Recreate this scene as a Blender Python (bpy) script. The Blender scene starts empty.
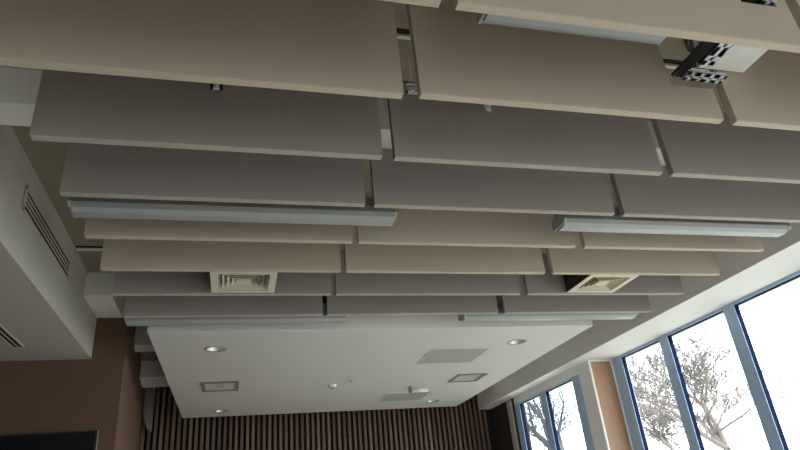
import bpy, bmesh, math, random
from mathutils import Vector, Matrix

# ---------------------------------------------------------------- camera, world, light, exposure
K = 2.0            # one module (eye level to underside of the baffles) in metres
EYE = 1.5          # eye height in metres
col = bpy.context.scene.collection
sc = bpy.context.scene

def P(x, y, z):
    return Vector((K * x, K * y, EYE + K * z))

pit, yaw, rol, FPX = 0.455005361, 0.287905775, -0.100591770, 605.3
cy_, sy_, cp_, sp_, cr_, sr_ = math.cos(yaw), math.sin(yaw), math.cos(pit), math.sin(pit), math.cos(rol), math.sin(rol)
fwd = Vector((sy_ * cp_, cy_ * cp_, sp_)); rgt = Vector((cy_, -sy_, 0)); up = rgt.cross(fwd)
r2 = rgt * cr_ + up * sr_; u2 = -rgt * sr_ + up * cr_
cam_d = bpy.data.cameras.new('camera'); cam = bpy.data.objects.new('camera', cam_d); col.objects.link(cam)
M3 = Matrix((r2, u2, -fwd)).transposed()
cam.matrix_world = Matrix.Translation((0, 0, EYE)) @ M3.to_4x4()
cam_d.sensor_width = 36; cam_d.lens = FPX / 800 * 36; cam_d.clip_start = 0.05; cam_d.clip_end = 500
sc.camera = cam

w = bpy.data.worlds.new('sky'); sc.world = w; w.use_nodes = True
bgn = w.node_tree.nodes['Background']
bgn.inputs['Color'].default_value = (0.92, 0.96, 1.0, 1); bgn.inputs['Strength'].default_value = 5.5

sun_d = bpy.data.lights.new('sun', 'SUN'); sun_d.energy = 7.0; sun_d.angle = math.radians(1.5); sun_d.color = (1.0, 0.94, 0.86)
sun = bpy.data.objects.new('sun', sun_d); col.objects.link(sun); sun.location = (30, -20, 20)
sun.rotation_euler = Vector((0.80, -0.42, 0.50)).to_track_quat('Z', 'Y').to_euler()

vs = sc.view_settings
vs.view_transform = 'Standard'; vs.look = 'None'; vs.gamma = 1; vs.use_curve_mapping = False; vs.exposure = 0.12
try:
    sc.cycles.use_denoising = True; sc.cycles.max_bounces = 10; sc.cycles.diffuse_bounces = 7
    sc.cycles.sample_clamp_indirect = 6; sc.cycles.transparent_max_bounces = 12
    sc.cycles.caustics_reflective = False; sc.cycles.caustics_refractive = False
except Exception: pass

def portal(name, loc, rot, sx, sz):
    d = bpy.data.lights.new(name, 'AREA'); d.shape = 'RECTANGLE'; d.size = sx; d.size_y = sz
    o = bpy.data.objects.new(name, d); col.objects.link(o); o.location = loc; o.rotation_euler = rot
    d.cycles.is_portal = True
YB_ = -3.2
portal('sky_portal', P(2.99, 0.8, 0.16), (0, math.pi / 2, 0), K * 1.7, K * 6.7)
portal('sky_portal', P(.6, YB_ - .12, .16), (math.pi / 2, 0, 0), K * 2.6, K * 1.7)
portal('sky_portal', P(2.78, 5.0, 0.14), (0, math.pi / 2, 0), K * 1.6, K * 1.3)

# ---------------------------------------------------------------- materials
def mat(name, c, rough=0.8, metal=0.0, noise=0.0, nscale=8.0, bump=0.0, bscale=300.0, coat=0.0, spec=0.5, stretch=(1, 1, 1)):
    m = bpy.data.materials.new(name); m.use_nodes = True
    nt = m.node_tree; b = nt.nodes['Principled BSDF']
    b.inputs['Base Color'].default_value = (*c, 1); b.inputs['Roughness'].default_value = rough
    b.inputs['Metallic'].default_value = metal; b.inputs['Specular IOR Level'].default_value = spec
    if coat: b.inputs['Coat Weight'].default_value = coat
    tc = nt.nodes.new('ShaderNodeTexCoord'); mp = nt.nodes.new('ShaderNodeMapping'); mp.inputs['Scale'].default_value = stretch
    nt.links.new(tc.outputs['Object'], mp.inputs['Vector'])
    if noise:
        n = nt.nodes.new('ShaderNodeTexNoise'); n.inputs['Scale'].default_value = nscale; n.inputs['Detail'].default_value = 5
        nt.links.new(mp.outputs['Vector'], n.inputs['Vector'])
        mx = nt.nodes.new('ShaderNodeMix'); mx.data_type = 'RGBA'
        mx.inputs[6].default_value = (*[max(0, v * (1 - noise)) for v in c], 1)
        mx.inputs[7].default_value = (*[min(1, v * (1 + noise)) for v in c], 1)
        nt.links.new(n.outputs['Fac'], mx.inputs[0]); nt.links.new(mx.outputs[2], b.inputs['Base Color'])
    if bump:
        n2 = nt.nodes.new('ShaderNodeTexNoise'); n2.inputs['Scale'].default_value = bscale; n2.inputs['Detail'].default_value = 2
        nt.links.new(mp.outputs['Vector'], n2.inputs['Vector'])
        bu = nt.nodes.new('ShaderNodeBump'); bu.inputs['Strength'].default_value = bump; bu.inputs['Distance'].default_value = 0.002
        nt.links.new(n2.outputs['Fac'], bu.inputs['Height']); nt.links.new(bu.outputs['Normal'], b.inputs['Normal'])
    return m

M = dict(
    beige=mat('beige_fabric', (0.53, 0.455, 0.37), 0.95, noise=0.12, nscale=60, bump=0.4, spec=0.2, stretch=(1, 1, 3)),
    grey=mat('mauve_grey_fabric', (0.335, 0.30, 0.285), 0.9, noise=0.11, nscale=60, bump=0.4, spec=0.25, stretch=(1, 1, 3)),
    beige_edge=mat('beige_edge_strip', (0.60, 0.51, 0.39), 0.9),
    grey_edge=mat('pale_edge_strip', (0.47, 0.42, 0.35), 0.9),
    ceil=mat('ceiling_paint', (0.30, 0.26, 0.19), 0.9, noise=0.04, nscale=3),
    white=mat('white_plaster', (0.80, 0.79, 0.77), 0.85, noise=0.02, nscale=4),
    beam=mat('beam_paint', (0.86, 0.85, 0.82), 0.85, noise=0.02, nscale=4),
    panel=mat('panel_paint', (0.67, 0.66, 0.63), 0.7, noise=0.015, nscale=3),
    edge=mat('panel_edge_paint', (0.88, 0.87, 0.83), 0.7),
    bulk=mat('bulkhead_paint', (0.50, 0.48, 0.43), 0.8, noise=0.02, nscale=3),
    brown=mat('brown_wall_paint', (0.14, 0.075, 0.046), 0.8, noise=0.05, nscale=5),
    dark=mat('dark_backing', (0.012, 0.010, 0.009), 0.9),
    darkwall=mat('dark_brown_wall', (0.03, 0.02, 0.015), 0.8),
    floor=mat('carpet', (0.42, 0.40, 0.38), 0.95, noise=0.1, nscale=40, bump=0.5),
    grass=mat('grass_ground', (0.42, 0.40, 0.36), 0.95, noise=0.3, nscale=1.2),
    frame=mat('blue_grey_aluminium', (0.40, 0.55, 0.75), 0.5),
    gasket=mat('navy_gasket', (0.004, 0.012, 0.045), 0.8, spec=0.05),
    lightbody=mat('luminaire_grey', (0.27, 0.275, 0.26), 0.45),
    lens=mat('luminaire_lens', (0.38, 0.40, 0.39), 0.4),
    rail=mat('luminaire_rail', (0.22, 0.21, 0.19), 0.6),
    vent=mat('vent_cream', (0.72, 0.66, 0.52), 0.6),
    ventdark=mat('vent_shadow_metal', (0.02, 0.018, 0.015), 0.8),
    ventrim=mat('vent_rim_grey', (0.24, 0.23, 0.17), 0.7),
    ventpanel=mat('vent_grey_cream', (0.50, 0.48, 0.40), 0.6),
    access=mat('access_perforated', (0.42, 0.41, 0.36), 0.7),
    steel=mat('galvanised_steel', (0.66, 0.72, 0.78), 0.4, metal=0.3, noise=0.12, nscale=25),
    zinc=mat('bright_zinc', (0.84, 0.91, 0.97), 0.35, metal=0.1),
    black=mat('black_plastic', (0.015, 0.015, 0.015), 0.5),
    screen=mat('black_screen', (0.004, 0.006, 0.009), 0.3, spec=0.25),
    chrome=mat('bright_reflector', (0.92, 0.92, 0.90), 0.25, metal=0.5),
    whiteplastic=mat('white_plastic', (0.85, 0.84, 0.80), 0.4),
    bark=mat('bark', (0.07, 0.075, 0.085), 0.9, noise=0.3, nscale=12),
    barklight=mat('pale_bark', (0.17, 0.14, 0.125), 0.9, noise=0.3, nscale=12),
)
# wood veneer
def wood(name, a, b_, scale):
    m = mat(name, a, 0.55); nt = m.node_tree; b = nt.nodes['Principled BSDF']
    tc = nt.nodes.new('ShaderNodeTexCoord'); mp = nt.nodes.new('ShaderNodeMapping'); mp.inputs['Scale'].default_value = scale
    n = nt.nodes.new('ShaderNodeTexNoise'); n.inputs['Scale'].default_value = 6; n.inputs['Detail'].default_value = 8; n.inputs['Distortion'].default_value = 0.6
    mx = nt.nodes.new('ShaderNodeMix'); mx.data_type = 'RGBA'
    mx.inputs[6].default_value = (*a, 1); mx.inputs[7].default_value = (*b_, 1)
    nt.links.new(tc.outputs['Object'], mp.inputs['Vector']); nt.links.new(mp.outputs['Vector'], n.inputs['Vector'])
    nt.links.new(n.outputs['Fac'], mx.inputs[0]); nt.links.new(mx.outputs[2], b.inputs['Base Color'])
    return m
M['wood'] = wood('oak_veneer', (0.36, 0.19, 0.10), (0.52, 0.31, 0.19), (5, 5, 0.4))
PITCH = 0.052
def slat_mat():
    m = mat('timber_slat', (0.3, 0.2, 0.15), 0.6); nt = m.node_tree; b = nt.nodes['Principled BSDF']
    tc = nt.nodes.new('ShaderNodeTexCoord'); sx = nt.nodes.new('ShaderNodeSeparateXYZ')
    dv = nt.nodes.new('ShaderNodeMath'); dv.operation = 'DIVIDE'; dv.inputs[1].default_value = PITCH * K
    fl = nt.nodes.new('ShaderNodeMath'); fl.operation = 'FLOOR'
    wn = nt.nodes.new('ShaderNodeTexWhiteNoise'); wn.noise_dimensions = '1D'
    mx = nt.nodes.new('ShaderNodeMix'); mx.data_type = 'RGBA'
    mx.inputs[6].default_value = (0.13, 0.075, 0.055, 1); mx.inputs[7].default_value = (0.24, 0.16, 0.11, 1)
    nt.links.new(tc.outputs['Object'], sx.inputs[0]); nt.links.new(sx.outputs[0], dv.inputs[0]); nt.links.new(dv.outputs[0], fl.inputs[0])
    nt.links.new(fl.outputs[0], wn.inputs['W']); nt.links.new(wn.outputs['Value'], mx.inputs[0]); nt.links.new(mx.outputs[2], b.inputs['Base Color'])
    return m
M['slat'] = slat_mat()
M['lamp'] = mat('lamp_added_glint', (0.9, 0.9, 0.88), 0.4)
M['lamp'].node_tree.nodes['Principled BSDF'].inputs['Emission Color'].default_value = (1, .97, .9, 1)
M['lamp'].node_tree.nodes['Principled BSDF'].inputs['Emission Strength'].default_value = .5  # weak emission in place of daylight caught by the downlight reflectors
def glass_mat():
    m = bpy.data.materials.new('window_glass'); m.use_nodes = True; nt = m.node_tree
    nt.nodes.remove(nt.nodes['Principled BSDF']); out = nt.nodes['Material Output']
    t = nt.nodes.new('ShaderNodeBsdfTransparent'); t.inputs[0].default_value = (0.93, 0.97, 0.98, 1)
    g = nt.nodes.new('ShaderNodeBsdfGlossy'); g.inputs['Roughness'].default_value = 0.02
    f = nt.nodes.new('ShaderNodeFresnel'); f.inputs[0].default_value = 1.45
    ge = nt.nodes.new('ShaderNodeNewGeometry'); mr = nt.nodes.new('ShaderNodeMapRange')   # both faces of a pane reflect alike
    mr.inputs['To Min'].default_value = 1.45; mr.inputs['To Max'].default_value = 1 / 1.45
    nt.links.new(ge.outputs['Backfacing'], mr.inputs['Value']); nt.links.new(mr.outputs['Result'], f.inputs[0])
    mx = nt.nodes.new('ShaderNodeMixShader')
    nt.links.new(f.outputs[0], mx.inputs[0]); nt.links.new(t.outputs[0], mx.inputs[1]); nt.links.new(g.outputs[0], mx.inputs[2])
    nt.links.new(mx.outputs[0], out.inputs[0]); return m
M['glass'] = glass_mat()

# ---------------------------------------------------------------- helpers (module units, relative to an origin)
class MB:
    """collects shapes (module units) into one mesh; origin is given in module units"""
    def __init__(s, origin=(0, 0, 0)): s.bm = bmesh.new(); s.o = Vector(origin)
    def box(s, x0, x1, y0, y1, z0, z1, bev=0.0, rot=None, piv=None):
        r = bmesh.ops.create_cube(s.bm, size=1.0)['verts']
        c = Vector(((x0 + x1) / 2, (y0 + y1) / 2, (z0 + z1) / 2)); d = Vector((x1 - x0, y1 - y0, z1 - z0))
        for v in r: v.co = Vector((v.co.x * d.x, v.co.y * d.y, v.co.z * d.z))
        if bev:
            es = list({e for v in r for e in v.link_edges})
            g = bmesh.ops.bevel(s.bm, geom=es, offset=bev, segments=2, affect='EDGES', profile=0.5)
            r = list({v for f in g['faces'] for v in f.verts} | {v for v in r if v.is_valid})
        for v in r:
            v.co = (v.co + c)
            if rot is not None: v.co = rot @ (v.co - Vector(piv)) + Vector(piv)
        return s
    def prism(s, pts, axis, a, b):
        """extrude polygon pts (two coordinates) along axis from a to b"""
        def mk(p, t):
            if axis == 'x': return (t, p[0], p[1])
            if axis == 'y': return (p[0], t, p[1])
            return (p[0], p[1], t)
        va = [s.bm.verts.new(mk(p, a)) for p in pts]; vb = [s.bm.verts.new(mk(p, b)) for p in pts]
        n = len(pts); s.bm.faces.new(va); s.bm.faces.new(vb[::-1])
        for i in range(n): s.bm.faces.new((va[i], vb[i], vb[(i + 1) % n], va[(i + 1) % n]))
        return s
    def cyl(s, p, q, r, r2=None, seg=12, cap=True):
        p, q = Vector(p), Vector(q); r2 = r if r2 is None else r2; d = (q - p).normalized()
        a = d.orthogonal().normalized(); b = d.cross(a)
        A = [s.bm.verts.new(p + (a * math.cos(t) + b * math.sin(t)) * r) for t in [2 * math.pi * i / seg for i in range(seg)]]
        B = [s.bm.verts.new(q + (a * math.cos(t) + b * math.sin(t)) * r2) for t in [2 * math.pi * i / seg for i in range(seg)]]
        for i in range(seg): s.bm.faces.new((A[i], A[(i + 1) % seg], B[(i + 1) % seg], B[i]))
        if cap: s.bm.faces.new(A[::-1]); s.bm.faces.new(B)
        return s
    def lathe(s, c, prof, seg=28):
        rings = []
        for r, z in prof:
            rings.append([s.bm.verts.new((c[0] + r * math.cos(2 * math.pi * i / seg), c[1] + r * math.sin(2 * math.pi * i / seg), c[2] + z)) for i in range(seg)])
        for A, B in zip(rings, rings[1:]):
            for i in range(seg): s.bm.faces.new((A[i], A[(i + 1) % seg], B[(i + 1) % seg], B[i]))
        return s
    def build(s, name, m, parent=None, smooth=False):
        """vertices become metres relative to the origin; a child's origin is its parent's"""
        bmesh.ops.recalc_face_normals(s.bm, faces=s.bm.faces)
        for v in s.bm.verts: v.co = (v.co - s.o) * K
        me = bpy.data.meshes.new(name); s.bm.to_mesh(me); s.bm.free(); me.materials.append(m)
        if smooth:
            for p in me.polygons: p.use_smooth = True
        o = bpy.data.objects.new(name, me); col.objects.link(o)
        if parent is not None: o.parent = parent
        else: o.location = P(*s.o)
        return o

def tag(o, label, cat, group=None, kind=None):
    if label: o['label'] = label
    if cat: o['category'] = cat
    if group: o['group'] = group
    if kind: o['kind'] = kind
    return o
def thing(name, at, label, cat, group=None):
    o = bpy.data.objects.new(name, None); col.objects.link(o); o.location = P(*at); o.empty_display_size = 0.1
    return tag(o, label, cat, group)
def struct(o, label=None, cat=None):
    o['kind'] = 'structure'
    if label: tag(o, label, cat)
    return o
def copy_tree(o, parent=None):
    c = o.copy(); col.objects.link(c); c.parent = parent
    for ch in list(o.children): copy_tree(ch, c)
    return c
def perforated(mb, x0, x1, y0, y1, z0, z1, axis, n, frac=0.5, band=0.28):
    """flat slotted plate as strips around slots; axis 'x' or 'y' is the long one; normal along the thinnest"""
    if axis == 'x':
        L = (x1 - x0) / n
        flat_z = (z1 - z0) < (y1 - y0)
        for i in range(n + 1):
            a = x0 + i * L - L * (1 - frac) / 2; b = a + L * (1 - frac); a, b = max(a, x0), min(b, x1)
            mb.box(a, b, y0, y1, z0, z1)
        if flat_z:
            t = (y1 - y0) * band; mb.box(x0, x1, y0, y0 + t, z0, z1); mb.box(x0, x1, y1 - t, y1, z0, z1)
        else:
            t = (z1 - z0) * band; mb.box(x0, x1, y0, y1, z0, z0 + t); mb.box(x0, x1, y0, y1, z1 - t, z1)
    else:
        L = (y1 - y0) / n
        flat_z = (z1 - z0) < (x1 - x0)
        for i in range(n + 1):
            a = y0 + i * L - L * (1 - frac) / 2; b = a + L * (1 - frac); a, b = max(a, y0), min(b, y1)
            mb.box(x0, x1, a, b, z0, z1)
        if flat_z:
            t = (x1 - x0) * band; mb.box(x0, x0 + t, y0, y1, z0, z1); mb.box(x1 - t, x1, y0, y1, z0, z1)
        else:
            t = (z1 - z0) * band; mb.box(x0, x1, y0, y1, z0, z0 + t); mb.box(x0, x1, y0, y1, z1 - t, z1)

# ---------------------------------------------------------------- the setting
FZ, CZ = -0.75, 1.38
XL, XR, YB, YF = -2.6, 2.51, -3.2, 6.24
g = MB().box(-60, 60, -40, 90, -0.86, -0.84).build('ground', M['grass']); struct(g)
struct(MB().box(XL - .1, 2.95, YB - .1, YF + .1, FZ - .06, FZ).build('floor', M['floor']))
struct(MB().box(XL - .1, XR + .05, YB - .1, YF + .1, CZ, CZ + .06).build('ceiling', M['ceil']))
struct(MB().box(XL - .1, XL, YB - .1, 3.80, FZ, CZ).build('wall_left', M['brown']))
RX0, RX1 = -.7, 1.9
struct(MB().box(XL, 2.95, YB - .1, YB, FZ, -.68).box(XL, 2.95, YB - .1, YB, 1.0, CZ).box(XL, RX0, YB - .1, YB, -.68, 1.0).box(RX1, 2.95, YB - .1, YB, -.68, 1.0).build('wall_rear', M['brown']))
rc = (RX0 + RX1) / 2
wr3 = thing('added_rear_window', (rc, YB, -.68), None, None); wr3['kind'] = 'structure'  # unseen window, added to throw low light onto the baffle fronts
for i in range(4):
    xx = RX0 + i * (RX1 - RX0 - .06) / 3
    MB((rc, YB, -.68)).box(xx, xx + .06, YB - .05, YB, -.68, 1.0).build('frame_member', M['frame'], wr3)
MB((rc, YB, -.68)).box(RX0 + .01, RX1 - .01, YB - .03, YB - .026, -.67, .99).build('glass_pane', M['glass'], wr3)
# brown wall carrying the television, and the splayed return behind it
bw = MB().prism([(XL, 3.766), (-.63, 3.766), (-.83, 6.24), (-.90, 6.24), (-.90, 3.90), (XL, 3.90)], 'z', FZ, CZ)
struct(bw.build('wall_left_brown', M['brown']))
struct(MB().box(-.9, 2.75, 6.262, 6.34, FZ, CZ).build('wall_far', M['dark']))
sl = MB()
x = -.825
while x < 2.56:
    sl.box(x, x + .025, 6.225, 6.262, FZ, CZ - .005); x += PITCH
struct(sl.build('wall_far_slats', M['slat']))
# right-hand window wall
wr = MB()
wr.box(2.65, 2.76, 5.64, 6.30, FZ, 1.0)
struct(wr.build('wall_right_corner', M['darkwall']))
wf = MB()
wf.box(2.65, 2.75, 4.366, 5.64, .934, 1.0).box(2.65, 2.75, 4.366, 5.64, FZ, -.62)
wf.box(2.65, 2.86, 4.215, 4.366, FZ, 1.0)
struct(wf.build('wall_right', M['beam']))
struct(MB().box(2.86, 2.95, YB, 4.20, FZ, -.64).box(2.86, 2.95, YB, -2.55, -.64, 1.0).box(2.86, 3.0, 4.20, 4.30, FZ, 1.0).build('wall_right_sill', M['white']))
# oak return panel between the two windows, with white trims
struct(MB().box(2.667, 2.848, 4.195, 4.215, FZ, .988).build('wall_right_oak_panel', M['wood']))
struct(MB().box(2.650, 2.667, 4.188, 4.215, FZ, 1.0).build('trim_1', M['edge']))
struct(MB().box(2.848, 2.860, 4.188, 4.215, FZ, 1.0).build('trim_2', M['edge']))
struct(MB().box(2.667, 2.848, 4.188, 4.215, .988, 1.0).build('trim_3', M['edge']))
struct(MB().box(2.628, 2.65, 5.69, 5.77, FZ, .985).build('trim_4', M['bulk']))
# bulkheads
struct(MB().prism([(2.51, YB), (2.86, YB), (2.86, 4.20), (2.86, 4.30), (2.80, 6.30), (2.51, 6.30)], 'z', 1.0, CZ).box(2.86, 3.0, YB, 4.30, 1.0, CZ).build('ceiling_bulkhead_right', M['beam']))
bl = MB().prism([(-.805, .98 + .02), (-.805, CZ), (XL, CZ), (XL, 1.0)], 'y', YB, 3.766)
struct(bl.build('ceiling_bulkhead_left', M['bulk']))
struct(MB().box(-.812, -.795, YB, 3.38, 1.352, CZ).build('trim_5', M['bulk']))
# cross beams under the ceiling
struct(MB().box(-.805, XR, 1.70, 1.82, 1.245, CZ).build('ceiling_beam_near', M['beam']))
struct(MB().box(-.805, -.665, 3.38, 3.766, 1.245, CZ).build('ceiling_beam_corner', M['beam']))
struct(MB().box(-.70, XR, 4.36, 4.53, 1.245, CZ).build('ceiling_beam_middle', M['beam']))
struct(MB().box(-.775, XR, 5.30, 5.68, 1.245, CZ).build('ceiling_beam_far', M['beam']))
struct(MB().prism([(-.80, 1.38), (-.80, 1.08), (-.755, .95), (-.735, .96), (-.735, 1.38)], 'y', 6.02, 6.22).build('trim_6', M['rail']))

# windows: pale blue frame members, navy inner edge, panes
def window(name, X, y0, y1, zt, zb, faces, head):
    root = thing(name, (X, (y0 + y1) / 2, zb), None, None); root['kind'] = 'structure'
    o = (X, (y0 + y1) / 2, zb)
    for a, b in faces:
        f = MB(o).box(X, X + .003, a, b, zb, zt).build('frame_member', M['frame'], root)
        MB(o).box(X + .003, X + .040, a + .004, b - .003, zb, zt).build('gasket', M['gasket'], f)
    for n, (za, zc) in (('head_frame', (zt - head, zt)), ('sill_frame', (zb, zb + head * 2))):
        for (a0, b0), (a1, b1) in zip(faces, faces[1:]):
            lo, hi = b1, a0
            f = MB(o).box(X + .004, X + .014, lo, hi, za, zc).build(n, M['frame'], root)
            MB(o).box(X + .014, X + .040, lo - .002, hi + .002, za - .004 if n == 'head_frame' else za, zc + (.004 if n != 'head_frame' else 0)).build('gasket', M['gasket'], f)
    for (a0, b0), (a1, b1) in zip(faces, faces[1:]):
        MB(o).box(X + .034, X + .038, b1 - .004, a0 + .004, zb + .01, zt - .01).build('glass_pane', M['glass'], root)
    return root
near = [(4.06, 4.188)] + [(3.49 - .64 * i, 3.582 - .64 * i) for i in range(9)] + [(-2.55, -2.42)]
window('window_1', 2.86, -2.55, 4.19, 1.0, -.64, near, .016)
window('window_2', 2.65, 4.366, 5.64, .934, -.62, [(5.53, 5.64), (4.97, 5.07), (4.366, 4.485)], .010)

# ---------------------------------------------------------------- bare trees outside
def tree(seed, x, y, h, r0, m, label, spread=0.55, lean=(0, 0), levels=6, rmin=.004):
    rnd = random.Random(seed)
    root = thing('bare_tree', (x, y, -.84), label, 'tree')
    tr, br = MB((x, y, -.84)), MB((x, y, -.84))
    def grow(p, d, L, r, lv):
        r = max(r, rmin)
        n = 4 if lv == 0 else 3
        for i in range(n):
            d = (d + Vector((rnd.uniform(-1, 1), rnd.uniform(-1, 1), rnd.uniform(-.3, .6))) * (.07 if lv == 0 else .20)).normalized()
            q = p + d * (L / n); rr = r * (1 - .35 * (i + 1) / n)
            (tr if lv == 0 else br).cyl(p, q, r * (1 - .35 * i / n), rr, seg=9 if lv == 0 else (6 if lv < 3 else 3), cap=False)
            p = q
            if lv >= 1 and lv < levels and rnd.random() < .72:
                sd = (d + Vector((rnd.uniform(-1, 1), rnd.uniform(-1, 1), rnd.uniform(-.35, .6))).normalized() * spread * 1.4).normalized()
                grow(p, sd, L * rnd.uniform(.45, .65), rr * .5, lv + 1)
        if lv < levels:
            k = 4 if lv == 0 else 2
            for j in range(k):
                a = rnd.uniform(0, 6.28)
                sd = (d + Vector((math.cos(a), math.sin(a), rnd.uniform(-.2, .5))) * spread).normalized()
                grow(p, sd, L * rnd.uniform(.62, .8), rr * .72, lv + 1)
    grow(Vector((x, y, -.84)), Vector((lean[0], lean[1], 1)).normalized(), h * .34, r0, 0)
    tr.build('trunk', m, root, True); br.build('branches', m, root, True)
tree(4, 8.6, 15.55, 5.2, .20, M['bark'], 'dark bare tree with a thick trunk outside the far narrow window', .7, (-.05, .02))
tree(11, 8.2, 9.3, 4.3, .11, M['barklight'], 'pale brown bare tree filling the lower half of the large window', .85, levels=6, rmin=.0055)
tree(23, 12.5, 16.0, 4.6, .12, M['barklight'], 'slender bare tree behind the leftmost pane of the large window', .9, levels=6, rmin=.006)

# ---------------------------------------------------------------- acoustic baffles
TOP, TH, LEN = 1.222, .025, .955
XS = [-.541, .450, 1.447]
ROWS = [(.907, 'beige', 'topmost beige row'), (1.226, 'beige', 'second beige row'),
        (1.522, 'grey', 'upper grey row under the wide beige baffles'), (1.826, 'grey', 'grey row just above the two long light fixtures'),
        (2.130, 'beige', 'beige row right behind the two long light fixtures'), (2.430, 'beige', 'beige row just above the square air diffusers'),
        (2.716, 'grey', 'grey row right behind the square air diffusers'), (3.020, 'grey', 'last grey row above the white ceiling panel')]
COLN = ['leftmost', 'middle', 'rightmost']
C = .002
def baffle_outline(notch=None, TOP=1.222):
    L = LEN
    pts = [(C, 0), (L - C, 0), (L, C)]
    if notch:
        a, b, zn = notch
        if b >= L: pts += [(L, zn), (a, zn), (a, TOP - 1)]
        else: pts += [(L, TOP - 1), (b, TOP - 1), (b, zn), (a, zn), (a, TOP - 1)]
    else: pts += [(L, TOP - 1)]
    return pts + [(0, TOP - 1), (0, C)]
def make_baffle(color, notch=None, TOP=1.222):
    root = thing('acoustic_baffle', (0, 0, 0), 'x', 'baffle')
    b = MB().prism(baffle_outline(notch, TOP), 'y', -TH, 0)
    es = [e for e in b.bm.edges if abs(e.verts[0].co.z) < 1e-6 and abs(e.verts[1].co.z) < 1e-6 and abs(e.verts[0].co.y - e.verts[1].co.y) < 1e-6]
    bmesh.ops.bevel(b.bm, geom=es, offset=.003, segments=2, affect='EDGES', profile=.5)
    b.build('fabric_panel', M[color], root)
    MB().box(.001, LEN - .001, -TH + .001, -.001, -.0035, 0, bev=.001).build('edge_strip', M[color + '_edge'], root)
    for px in (.22, .74 if not notch else .60):
        h = MB(); z = TOP - 1
        h.box(px - .015, px + .015, 0, .004, z - .03, z + .002).box(px - .015, px + .015, -TH * .8, .004, z, z + .003)
        hb = h.build('suspension_bracket', M['steel'], root)
        MB().cyl((px, -TH / 2, z + .004), (px, -TH / 2, CZ - 1), .0025, seg=8).build('hanging_rod', M['steel'], root)
    return root
protos = {}
for r, (yb, colr, rn) in enumerate(ROWS):
    for c in range(3):
        notch = None
        if r == 0 and c == 1: notch = (.80, .915, .130)
        if r == 1 and c == 1: notch = (.808, LEN, .112)
        tp = 1.335 if r < 2 else (1.285 if r == 2 else 1.222)
        key = (colr, notch, tp)
        if key not in protos: o = protos[key] = make_baffle(colr, notch, tp)
        else: o = copy_tree(protos[key])
        o.location = P(XS[c] - (.008 if r == 0 else .004 if r == 1 and c == 1 else .012 if r == 1 and c == 0 else .002 if r == 2 and c == 0 else -.003 if r == 3 and c == 0 else -.013 if r > 3 and c == 0 else 0), yb - (.008 if r == 1 and c > 0 else 0), 1.0)
        ex = ', notched for cables' if notch else ''
        o['label'] = '%s %s fabric baffle of the %s%s' % (COLN[c], 'beige' if colr == 'beige' else 'mauve grey', rn, ex)
        o['group'] = 'fabric baffles, ' + rn

# the perforated hangers that show under the second beige row
def hook(x, y, z, rot, label, w=.03, h=.05):
    root = thing('perforated_bracket', (x, y, z), label, 'bracket')
    root.rotation_euler = (0, 0, rot)
    b = MB(); t = .004
    # plate with round-ish hole: built as a ring of four bars plus a bolt
    b.box(-w / 2, -w / 2 + .008, 0, t, -h, 0).box(w / 2 - .008, w / 2, 0, t, -h, 0).box(-w / 2, w / 2, 0, t, -h, -h + .012).box(-w / 2, w / 2, 0, t, -.012, 0)
    b.box(-w / 2, w / 2, 0, t, -h / 2 - .004, -h / 2 + .003)
    b.box(-w / 2, w / 2, 0, .012, -.004, 0)
    b.box(-.002, .002, 0, t, 0, CZ - z)
    b.build('slotted_plate', M['zinc'], root)
    MB().cyl((0, -.006, -h * .72), (0, .0, -h * .72), .006, seg=10).build('bolt', M['chrome'], root)
hook(-.078, 1.462, 1.203, .0, 'small perforated steel bracket under the left baffle of the second beige row', .034, .032)
hook(.768, 1.455, 1.203, .5, 'small tilted steel bracket with a hole under the middle baffle of the second beige row', .034, .034)
hook(.521, 1.462, 1.265, .0, 'bright steel bracket in the gap between the left and middle beige baffles', .05, .048)

# ---------------------------------------------------------------- long light fixtures
def fixture(x0, x1, yc, zb, label, group='long suspended light fixtures'):
    root = thing('linear_light_fixture', (x0, yc, zb), label, 'light fixture', group); o = (x0, yc, zb)
    hw = .052
    prof = [(yc - hw, zb + .018), (yc - hw + .006, zb + .042), (yc - hw + .02, zb + .052), (yc + hw - .02, zb + .052), (yc + hw - .006, zb + .042), (yc + hw, zb + .018),
            (yc + hw - .012, zb + .006), (yc - hw + .012, zb + .006)]
    MB(o).prism(prof, 'x', x0 + .006, x1 - .006).build('housing', M['lightbody'], root)
    MB(o).prism([(yc - hw + .016, zb + .006), (yc - .02, zb - .004), (yc + .02, zb - .004), (yc + hw - .016, zb + .006)], 'x', x0 + .008, x1 - .008).build('diffuser', M['lens'], root)
    MB(o).box(x0 + .012, x1 - .012, yc - .028, yc + .028, zb + .052, zb + .092).build('gear_rail', M['rail'], root)
    for a, b in ((x0, x0 + .008), (x1 - .008, x1)):
        p2 = [(yc + (y - yc) * 1.04, zb + .026 + (z - zb - .026) * 1.06) for y, z in prof]
        MB(o).prism(p2, 'x', a, b).build('end_cap', M['lens'], root)
    for px in (x0 + .15, x1 - .15):
        MB(o).cyl((px, yc, zb + .09), (px, yc, CZ), .002, seg=6).build('suspension_wire', M['steel'], root)
fixture(-.535, .552, 1.935, .995, 'long grey linear light fixture on the left, below the upper grey baffles')
fixture(1.232, 2.345, 1.935, .995, 'long grey linear light fixture on the right, ending near the large windows')
fixture(-.530, .560, 3.095, .990, 'long grey light fixture along the left front edge of the white ceiling panel')
fixture(1.222, 2.345, 3.095, .990, 'long grey light fixture along the right front edge of the white ceiling panel')
fixture(.570, 1.105, 1.005, 1.110, 'light fixture tucked between the two topmost beige rows')

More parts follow.
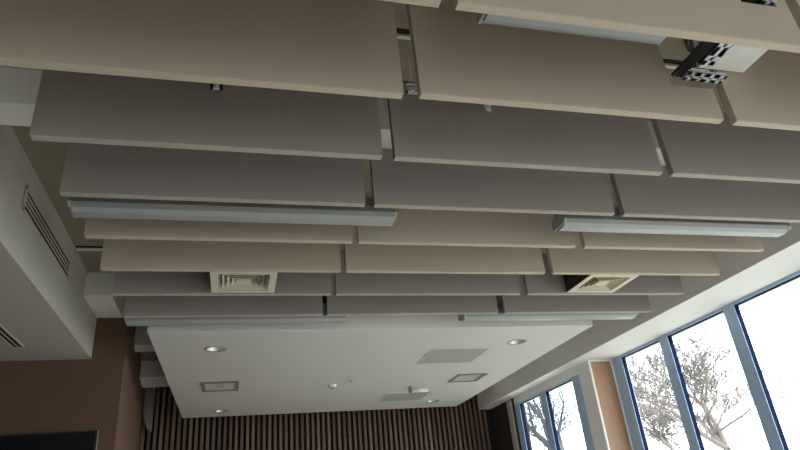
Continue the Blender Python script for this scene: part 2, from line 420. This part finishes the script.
# ---------------------------------------------------------------- square air diffusers
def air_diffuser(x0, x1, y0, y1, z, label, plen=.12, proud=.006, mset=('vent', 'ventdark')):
    xc, yc = (x0 + x1) / 2, (y0 + y1) / 2; o = (xc, yc, z)
    root = thing('air_diffuser', o, label, 'air vent')
    wx, wy = (x1 - x0) / 2, (y1 - y0) / 2
    def ring(s0, s1, za, zb_, name, m):
        b = MB(o).bm; mb = MB(o); mb.bm = b
        A = [(xc + sx * wx * s0, yc + sy * wy * s0, za) for sx, sy in ((-1, -1), (1, -1), (1, 1), (-1, 1))]
        B = [(xc + sx * wx * s1, yc + sy * wy * s1, zb_) for sx, sy in ((-1, -1), (1, -1), (1, 1), (-1, 1))]
        t = .003
        V = [[b.verts.new((p[0], p[1], p[2] + d)) for p in L] for L in (A, B) for d in (0, t)]
        a0, a1, b0, b1 = V
        for i in range(4):
            j = (i + 1) % 4
            for q in ((a0[i], a0[j], b0[j], b0[i]), (a1[i], b1[i], b1[j], a1[j]), (a0[i], a1[i], a1[j], a0[j]), (b0[i], b0[j], b1[j], b1[i])): b.faces.new(q)
        return mb.build(name, m, root)
    ring(1.0, .78, z, z, 'frame', M[mset[2] if len(mset) > 2 else mset[0]])
    cones = ((.80, .69), (.65, .54), (.50, .39), (.35, .24)) if plen > .05 else ((.74, .66), (.54, .46), (.34, .26))
    for k, (a, c) in enumerate(cones):
        ring(a, c, z + .002, z + (.024 if plen > .05 else .014), 'louvre', M[mset[0]])
        ring(a - .005, c, z + .0055, z + (.0275 if plen > .05 else .0175), 'louvre_gap_shade', M[mset[1]])  # dark ring behind each blade, added so the gaps look shaded
    MB(o).box(xc - wx * .22, xc + wx * .22, yc - wy * .22, yc + wy * .22, z + .004, z + .007).build('centre_plate', M[mset[0]], root)
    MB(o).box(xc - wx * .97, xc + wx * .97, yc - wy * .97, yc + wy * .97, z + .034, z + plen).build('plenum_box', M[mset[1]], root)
    if plen > .05:
        q = MB(o)
        for (a, b_, c, d) in ((-1, -.97, -1, 1), (.97, 1, -1, 1), (-1, 1, -1, -.97), (-1, 1, .97, 1)):
            q.box(xc + wx * a, xc + wx * b_, yc + wy * c, yc + wy * d, z + .004, z + plen)
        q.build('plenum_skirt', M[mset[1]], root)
        for sx in (-.7, .7):
            for sy in (-.7, .7):
                MB(o).cyl((xc + wx * sx, yc + wy * sy, z + plen), (xc + wx * sx, yc + wy * sy, CZ), .003, seg=6).build('hanging_rod', M['steel'], root)
    return root
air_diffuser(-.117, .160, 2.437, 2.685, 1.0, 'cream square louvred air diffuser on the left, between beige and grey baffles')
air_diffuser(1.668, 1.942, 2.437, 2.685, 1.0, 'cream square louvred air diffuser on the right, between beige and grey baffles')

# ---------------------------------------------------------------- the white ceiling panel and what is set in it
PF = [(-.449, 3.287), (2.164, 3.285), (2.165, 5.95), (-.446, 5.84)]
cp = thing('ceiling_panel', (.86, 4.6, 1.0), 'large white suspended plasterboard ceiling panel with lights and vents', 'ceiling panel')
board = MB((.86, 4.6, 1.0)).prism(PF, 'z', 1.0, 1.10).build('board', M['panel'], cp)
DL = [(-.115, 3.615), (1.795, 3.615), (-.113, 5.585), (1.805, 5.60)]
cut = MB((.86, 4.6, 1.0))
for dx_, dy_ in DL: cut.cyl((dx_, dy_, .97), (dx_, dy_, 1.06), .0555, seg=32)
cut = cut.build('cutter', M['panel'], cp)
bo = board.modifiers.new('holes', 'BOOLEAN'); bo.operation = 'DIFFERENCE'; bo.object = cut; bo.solver = 'EXACT'
dg = bpy.context.evaluated_depsgraph_get(); nm = bpy.data.meshes.new_from_object(board.evaluated_get(dg))
board.modifiers.clear(); board.data = nm; bpy.data.objects.remove(cut)
fr = MB((.86, 4.6, 1.0)).prism([(-.452, 3.28), (2.167, 3.28), (2.164, 3.286), (-.449, 3.286)], 'z', 1.001, 1.102)
fr.build('front_edge', M['edge'], cp)
hg = MB((.86, 4.6, 1.0))
for hx in (0., .9, 1.8):
    for hy in (3.6, 4.2, 5.0, 5.75): MB((.86, 4.6, 1.0)).cyl((hx, hy, 1.048), (hx, hy, CZ), .004, seg=6).build('hanging_rod', M['steel'], cp)
hg.bm.free()
def downlight(x, y, label):
    root = thing('downlight', (x, y, .998), label, 'light', 'round downlights in the white panel'); o = (x, y, .998)
    MB(o).lathe((x, y, .998), [(.052, .0), (.062, -.001), (.068, .0015), (.066, .004), (.052, .004), (.052, .0)]).build('trim_ring', M['access'], root, True)
    MB(o).lathe((x, y, .998), [(.054, .001), (.049, .022), (.038, .042), (.024, .050)]).build('reflector', M['chrome'], root, True)
    MB(o).cyl((x, y, 1.044), (x, y, 1.052), .026, seg=20).build('lamp', M['lamp'], root)
downlight(-.115, 3.615, 'round recessed downlight near the left front corner of the white panel')
downlight(1.795, 3.615, 'round recessed downlight near the right front corner of the white panel')
downlight(-.113, 5.585, 'round recessed downlight near the left far corner of the white panel')
downlight(1.805, 5.60, 'round recessed downlight near the right far corner of the white panel')
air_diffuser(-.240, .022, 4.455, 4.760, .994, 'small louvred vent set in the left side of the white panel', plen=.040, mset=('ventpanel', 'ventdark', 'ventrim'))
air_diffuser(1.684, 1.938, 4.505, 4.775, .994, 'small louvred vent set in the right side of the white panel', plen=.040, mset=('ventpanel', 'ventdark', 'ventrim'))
def access(x0, x1, y0, y1, label):
    o = ((x0 + x1) / 2, (y0 + y1) / 2, .996)
    root = thing('access_hatch', o, label, 'hatch', 'grey hatches in the white panel')
    MB(o).box(x0, x1, y0, y1, .9965, .9995).build('perforated_cover', M['access'], root)
    f = MB(o)
    for a in ((x0 - .008, x0, y0 - .008, y1 + .008), (x1, x1 + .008, y0 - .008, y1 + .008), (x0, x1, y0 - .008, y0), (x0, x1, y1, y1 + .008)): f.box(*a, .9955, .9995)
    f.build('rim', M['panel'], root)
access(1.247, 1.648, 3.742, 4.112, 'large grey square hatch near the front right of the white panel')
access(1.252, 1.645, 5.14, 5.50, 'grey square hatch near the far edge of the white panel')
d = thing('smoke_detector', (.722, 4.72, .998), 'small white round smoke detector in the middle of the white panel', 'smoke detector')
MB((.722, 4.72, .998)).lathe((.722, 4.72, 1.0), [(.034, 0), (.034, -.010), (.026, -.016), (.001, -.017)], 20).build('base', M['whiteplastic'], d, True)
MB((.722, 4.72, .998)).lathe((.722, 4.72, .983), [(.016, 0), (.014, -.012), (.001, -.015)], 16).build('sensor_dome', M['access'], d, True)
d = thing('ceiling_sensor', (.842, 4.6, .998), 'faint flat square sensor plate beside the smoke detector on the white panel', 'sensor')
MB((.842, 4.6, .998)).box(.812, .872, 4.50, 4.68, .996, .9995, ).build('plate', M['panel'], d)
MB((.842, 4.6, .998)).box(.830, .856, 4.56, 4.62, .993, .996).build('slot', M['access'], d)
d = thing('ceiling_spotlight', (1.46, 4.93, .998), 'white horizontal cylinder fixed under the white panel on a dark bracket', 'spotlight')
MB((1.46, 4.93, .998)).cyl((1.405, 4.90, .968), (1.545, 4.90, .968), .016, seg=18).build('cylinder', M['whiteplastic'], d, True)
MB((1.46, 4.93, .998)).box(1.385, 1.407, 4.885, 4.915, .950, .9995).build('bracket', M['rail'], d)

# ---------------------------------------------------------------- left bulkhead grille and slot, television
gr = thing('wall_grille', (-.806, 2.67, 1.245), 'long louvred air grille with black slots in the left bulkhead side', 'air vent')
o = (-.806, 2.67, 1.245)
MB(o).box(-.805, -.8038, 2.315, 3.03, 1.205, 1.290).build('dark_backing', M['dark'], gr)
f = MB(o)
f.box(-.805, -.8005, 2.295, 3.05, 1.285, 1.300).box(-.805, -.8005, 2.295, 3.05, 1.195, 1.207).box(-.805, -.8005, 2.295, 2.315, 1.195, 1.300).box(-.805, -.8005, 3.03, 3.05, 1.195, 1.300)
f.build('frame', M['bulk'], gr)
for i in range(3):
    z = 1.2245 + i * .0195
    MB(o).box(-.8038, -.8015, 2.315, 3.03, z, z + .0075).build('louvre', M['bulk'], gr)
sv = thing('slot_vent', (-1.10, 3.2, .998), 'narrow dark slot vent in the underside of the left bulkhead', 'air vent')
o = (-1.10, 3.2, .998)
MB(o).box(-1.122, -1.080, 2.6, 3.48, .9975, .9995).build('dark_slot', M['ventdark'], sv)
f = MB(o).box(-1.130, -1.122, 2.59, 3.49, .995, .9995).box(-1.080, -1.072, 2.59, 3.49, .995, .9995).box(-1.103, -1.099, 2.59, 3.48, .995, .9975).box(-1.13, -1.072, 3.48, 3.49, .995, .9995)
f.build('frame', M['bulk'], sv)
tv = thing('television', (-1.2, 3.74, .30), 'black flat television screen on the brown wall below the bulkhead', 'television')
o = (-1.2, 3.74, .30)
MB(o).box(-1.69, -.718, 3.735, 3.758, .03, .600, bev=.002).build('casing', M['black'], tv)
MB(o).box(-1.68, -.728, 3.7335, 3.7350, .045, .592).build('screen', M['screen'], tv)
MB(o).box(-.7185, -.7155, 3.733, 3.757, .03, .598).build('side_trim', M['rail'], tv)
MB(o).box(-1.35, -1.05, 3.757, 3.766, .2, .45).build('wall_mount', M['black'], tv)

# ---------------------------------------------------------------- services seen through the gaps
def strut(y, label):
    b = MB((.85, y, CZ)); b.box(-.79, 2.50, y + .032, y + .046, CZ - .012, CZ - .0005)
    tag(b.build('ceiling_channel', M['edge']), label, 'channel')
    struct(MB((.85, y + .01, CZ)).box(-.79, 2.50, y + .014, y + .030, CZ - .004, CZ - .0005).build('shadow_gap_strip', M['dark']))  # flat dark strip standing in for the shadow line beside the channel
strut(1.34, 'thin white channel crossing the ceiling above the nearest baffles')
strut(3.02, 'thin white channel crossing the ceiling next to the left bulkhead')
tr = thing('cable_tray', (1.32, .95, 1.14), 'perforated steel cable tray running over the notched beige baffles', 'cable tray')
o = (1.32, .95, 1.14)
b = MB(o); perforated(b, 1.311, 1.352, .55, 1.125, 1.140, 1.144, 'y', 10, .36, .36); b.build('slotted_base', M['steel'], tr)
MB(o).box(1.307, 1.311, .55, 1.125, 1.140, 1.180).build('side_flange', M['black'], tr)
b = MB(o); perforated(b, 1.352, 1.356, .55, 1.125, 1.140, 1.180, 'y', 13, .5, .25); b.build('side_flange', M['steel'], tr)
for k in range(3):
    MB(o).cyl((1.268 + k * .0145, .55, 1.150), (1.268 + k * .0145, 1.19, 1.150), .0072, seg=10).build('cable', M['black'], tr, True)
cb = thing('cross_bracket', (1.36, 1.15, 1.13), 'slotted steel cross bracket holding the cable tray in the baffle notch', 'bracket')
o = (1.36, 1.15, 1.13)
b = MB(o); perforated(b, 1.290, 1.428, 1.150, 1.184, 1.128, 1.132, 'x', 4, .40, .37); b.build('slotted_base', M['steel'], cb)
MB(o).box(1.290, 1.428, 1.150, 1.153, 1.132, 1.140).build('front_flange', M['steel'], cb)
wb = thing('white_ceiling_box', (1.46, 1.09, 1.19), 'plain white box beside the cable tray above the beige baffles', 'box')
o = (1.46, 1.09, 1.19)
MB(o).box(1.372, 1.546, .98, 1.190, 1.190, 1.25, bev=.003).build('housing', M['edge'], wb)
MB(o).box(1.372, 1.378, .99, 1.12, 1.160, 1.192).build('mounting_lug', M['steel'], wb)
cbm = thing('hanging_cable', (1.56, 1.3, 1.36), 'pair of black cables bent along the ceiling above the cable tray', 'cable')
o = (1.56, 1.3, 1.36)
for dx in (0, .022):
    c_ = MB(o)
    pts = [(1.40 + dx, 1.20, 1.365), (1.425 + dx, 1.24, 1.365), (1.475 + dx, 1.285, 1.365), (1.505 + dx, 1.30, 1.365), (1.535 + dx, 1.302, 1.365), (1.61 + dx, 1.295, 1.365)]
    for p, q in zip(pts, pts[1:]): c_.cyl(p, q, .005, seg=8)
    c_.build('cable', M['black'], cbm, True)
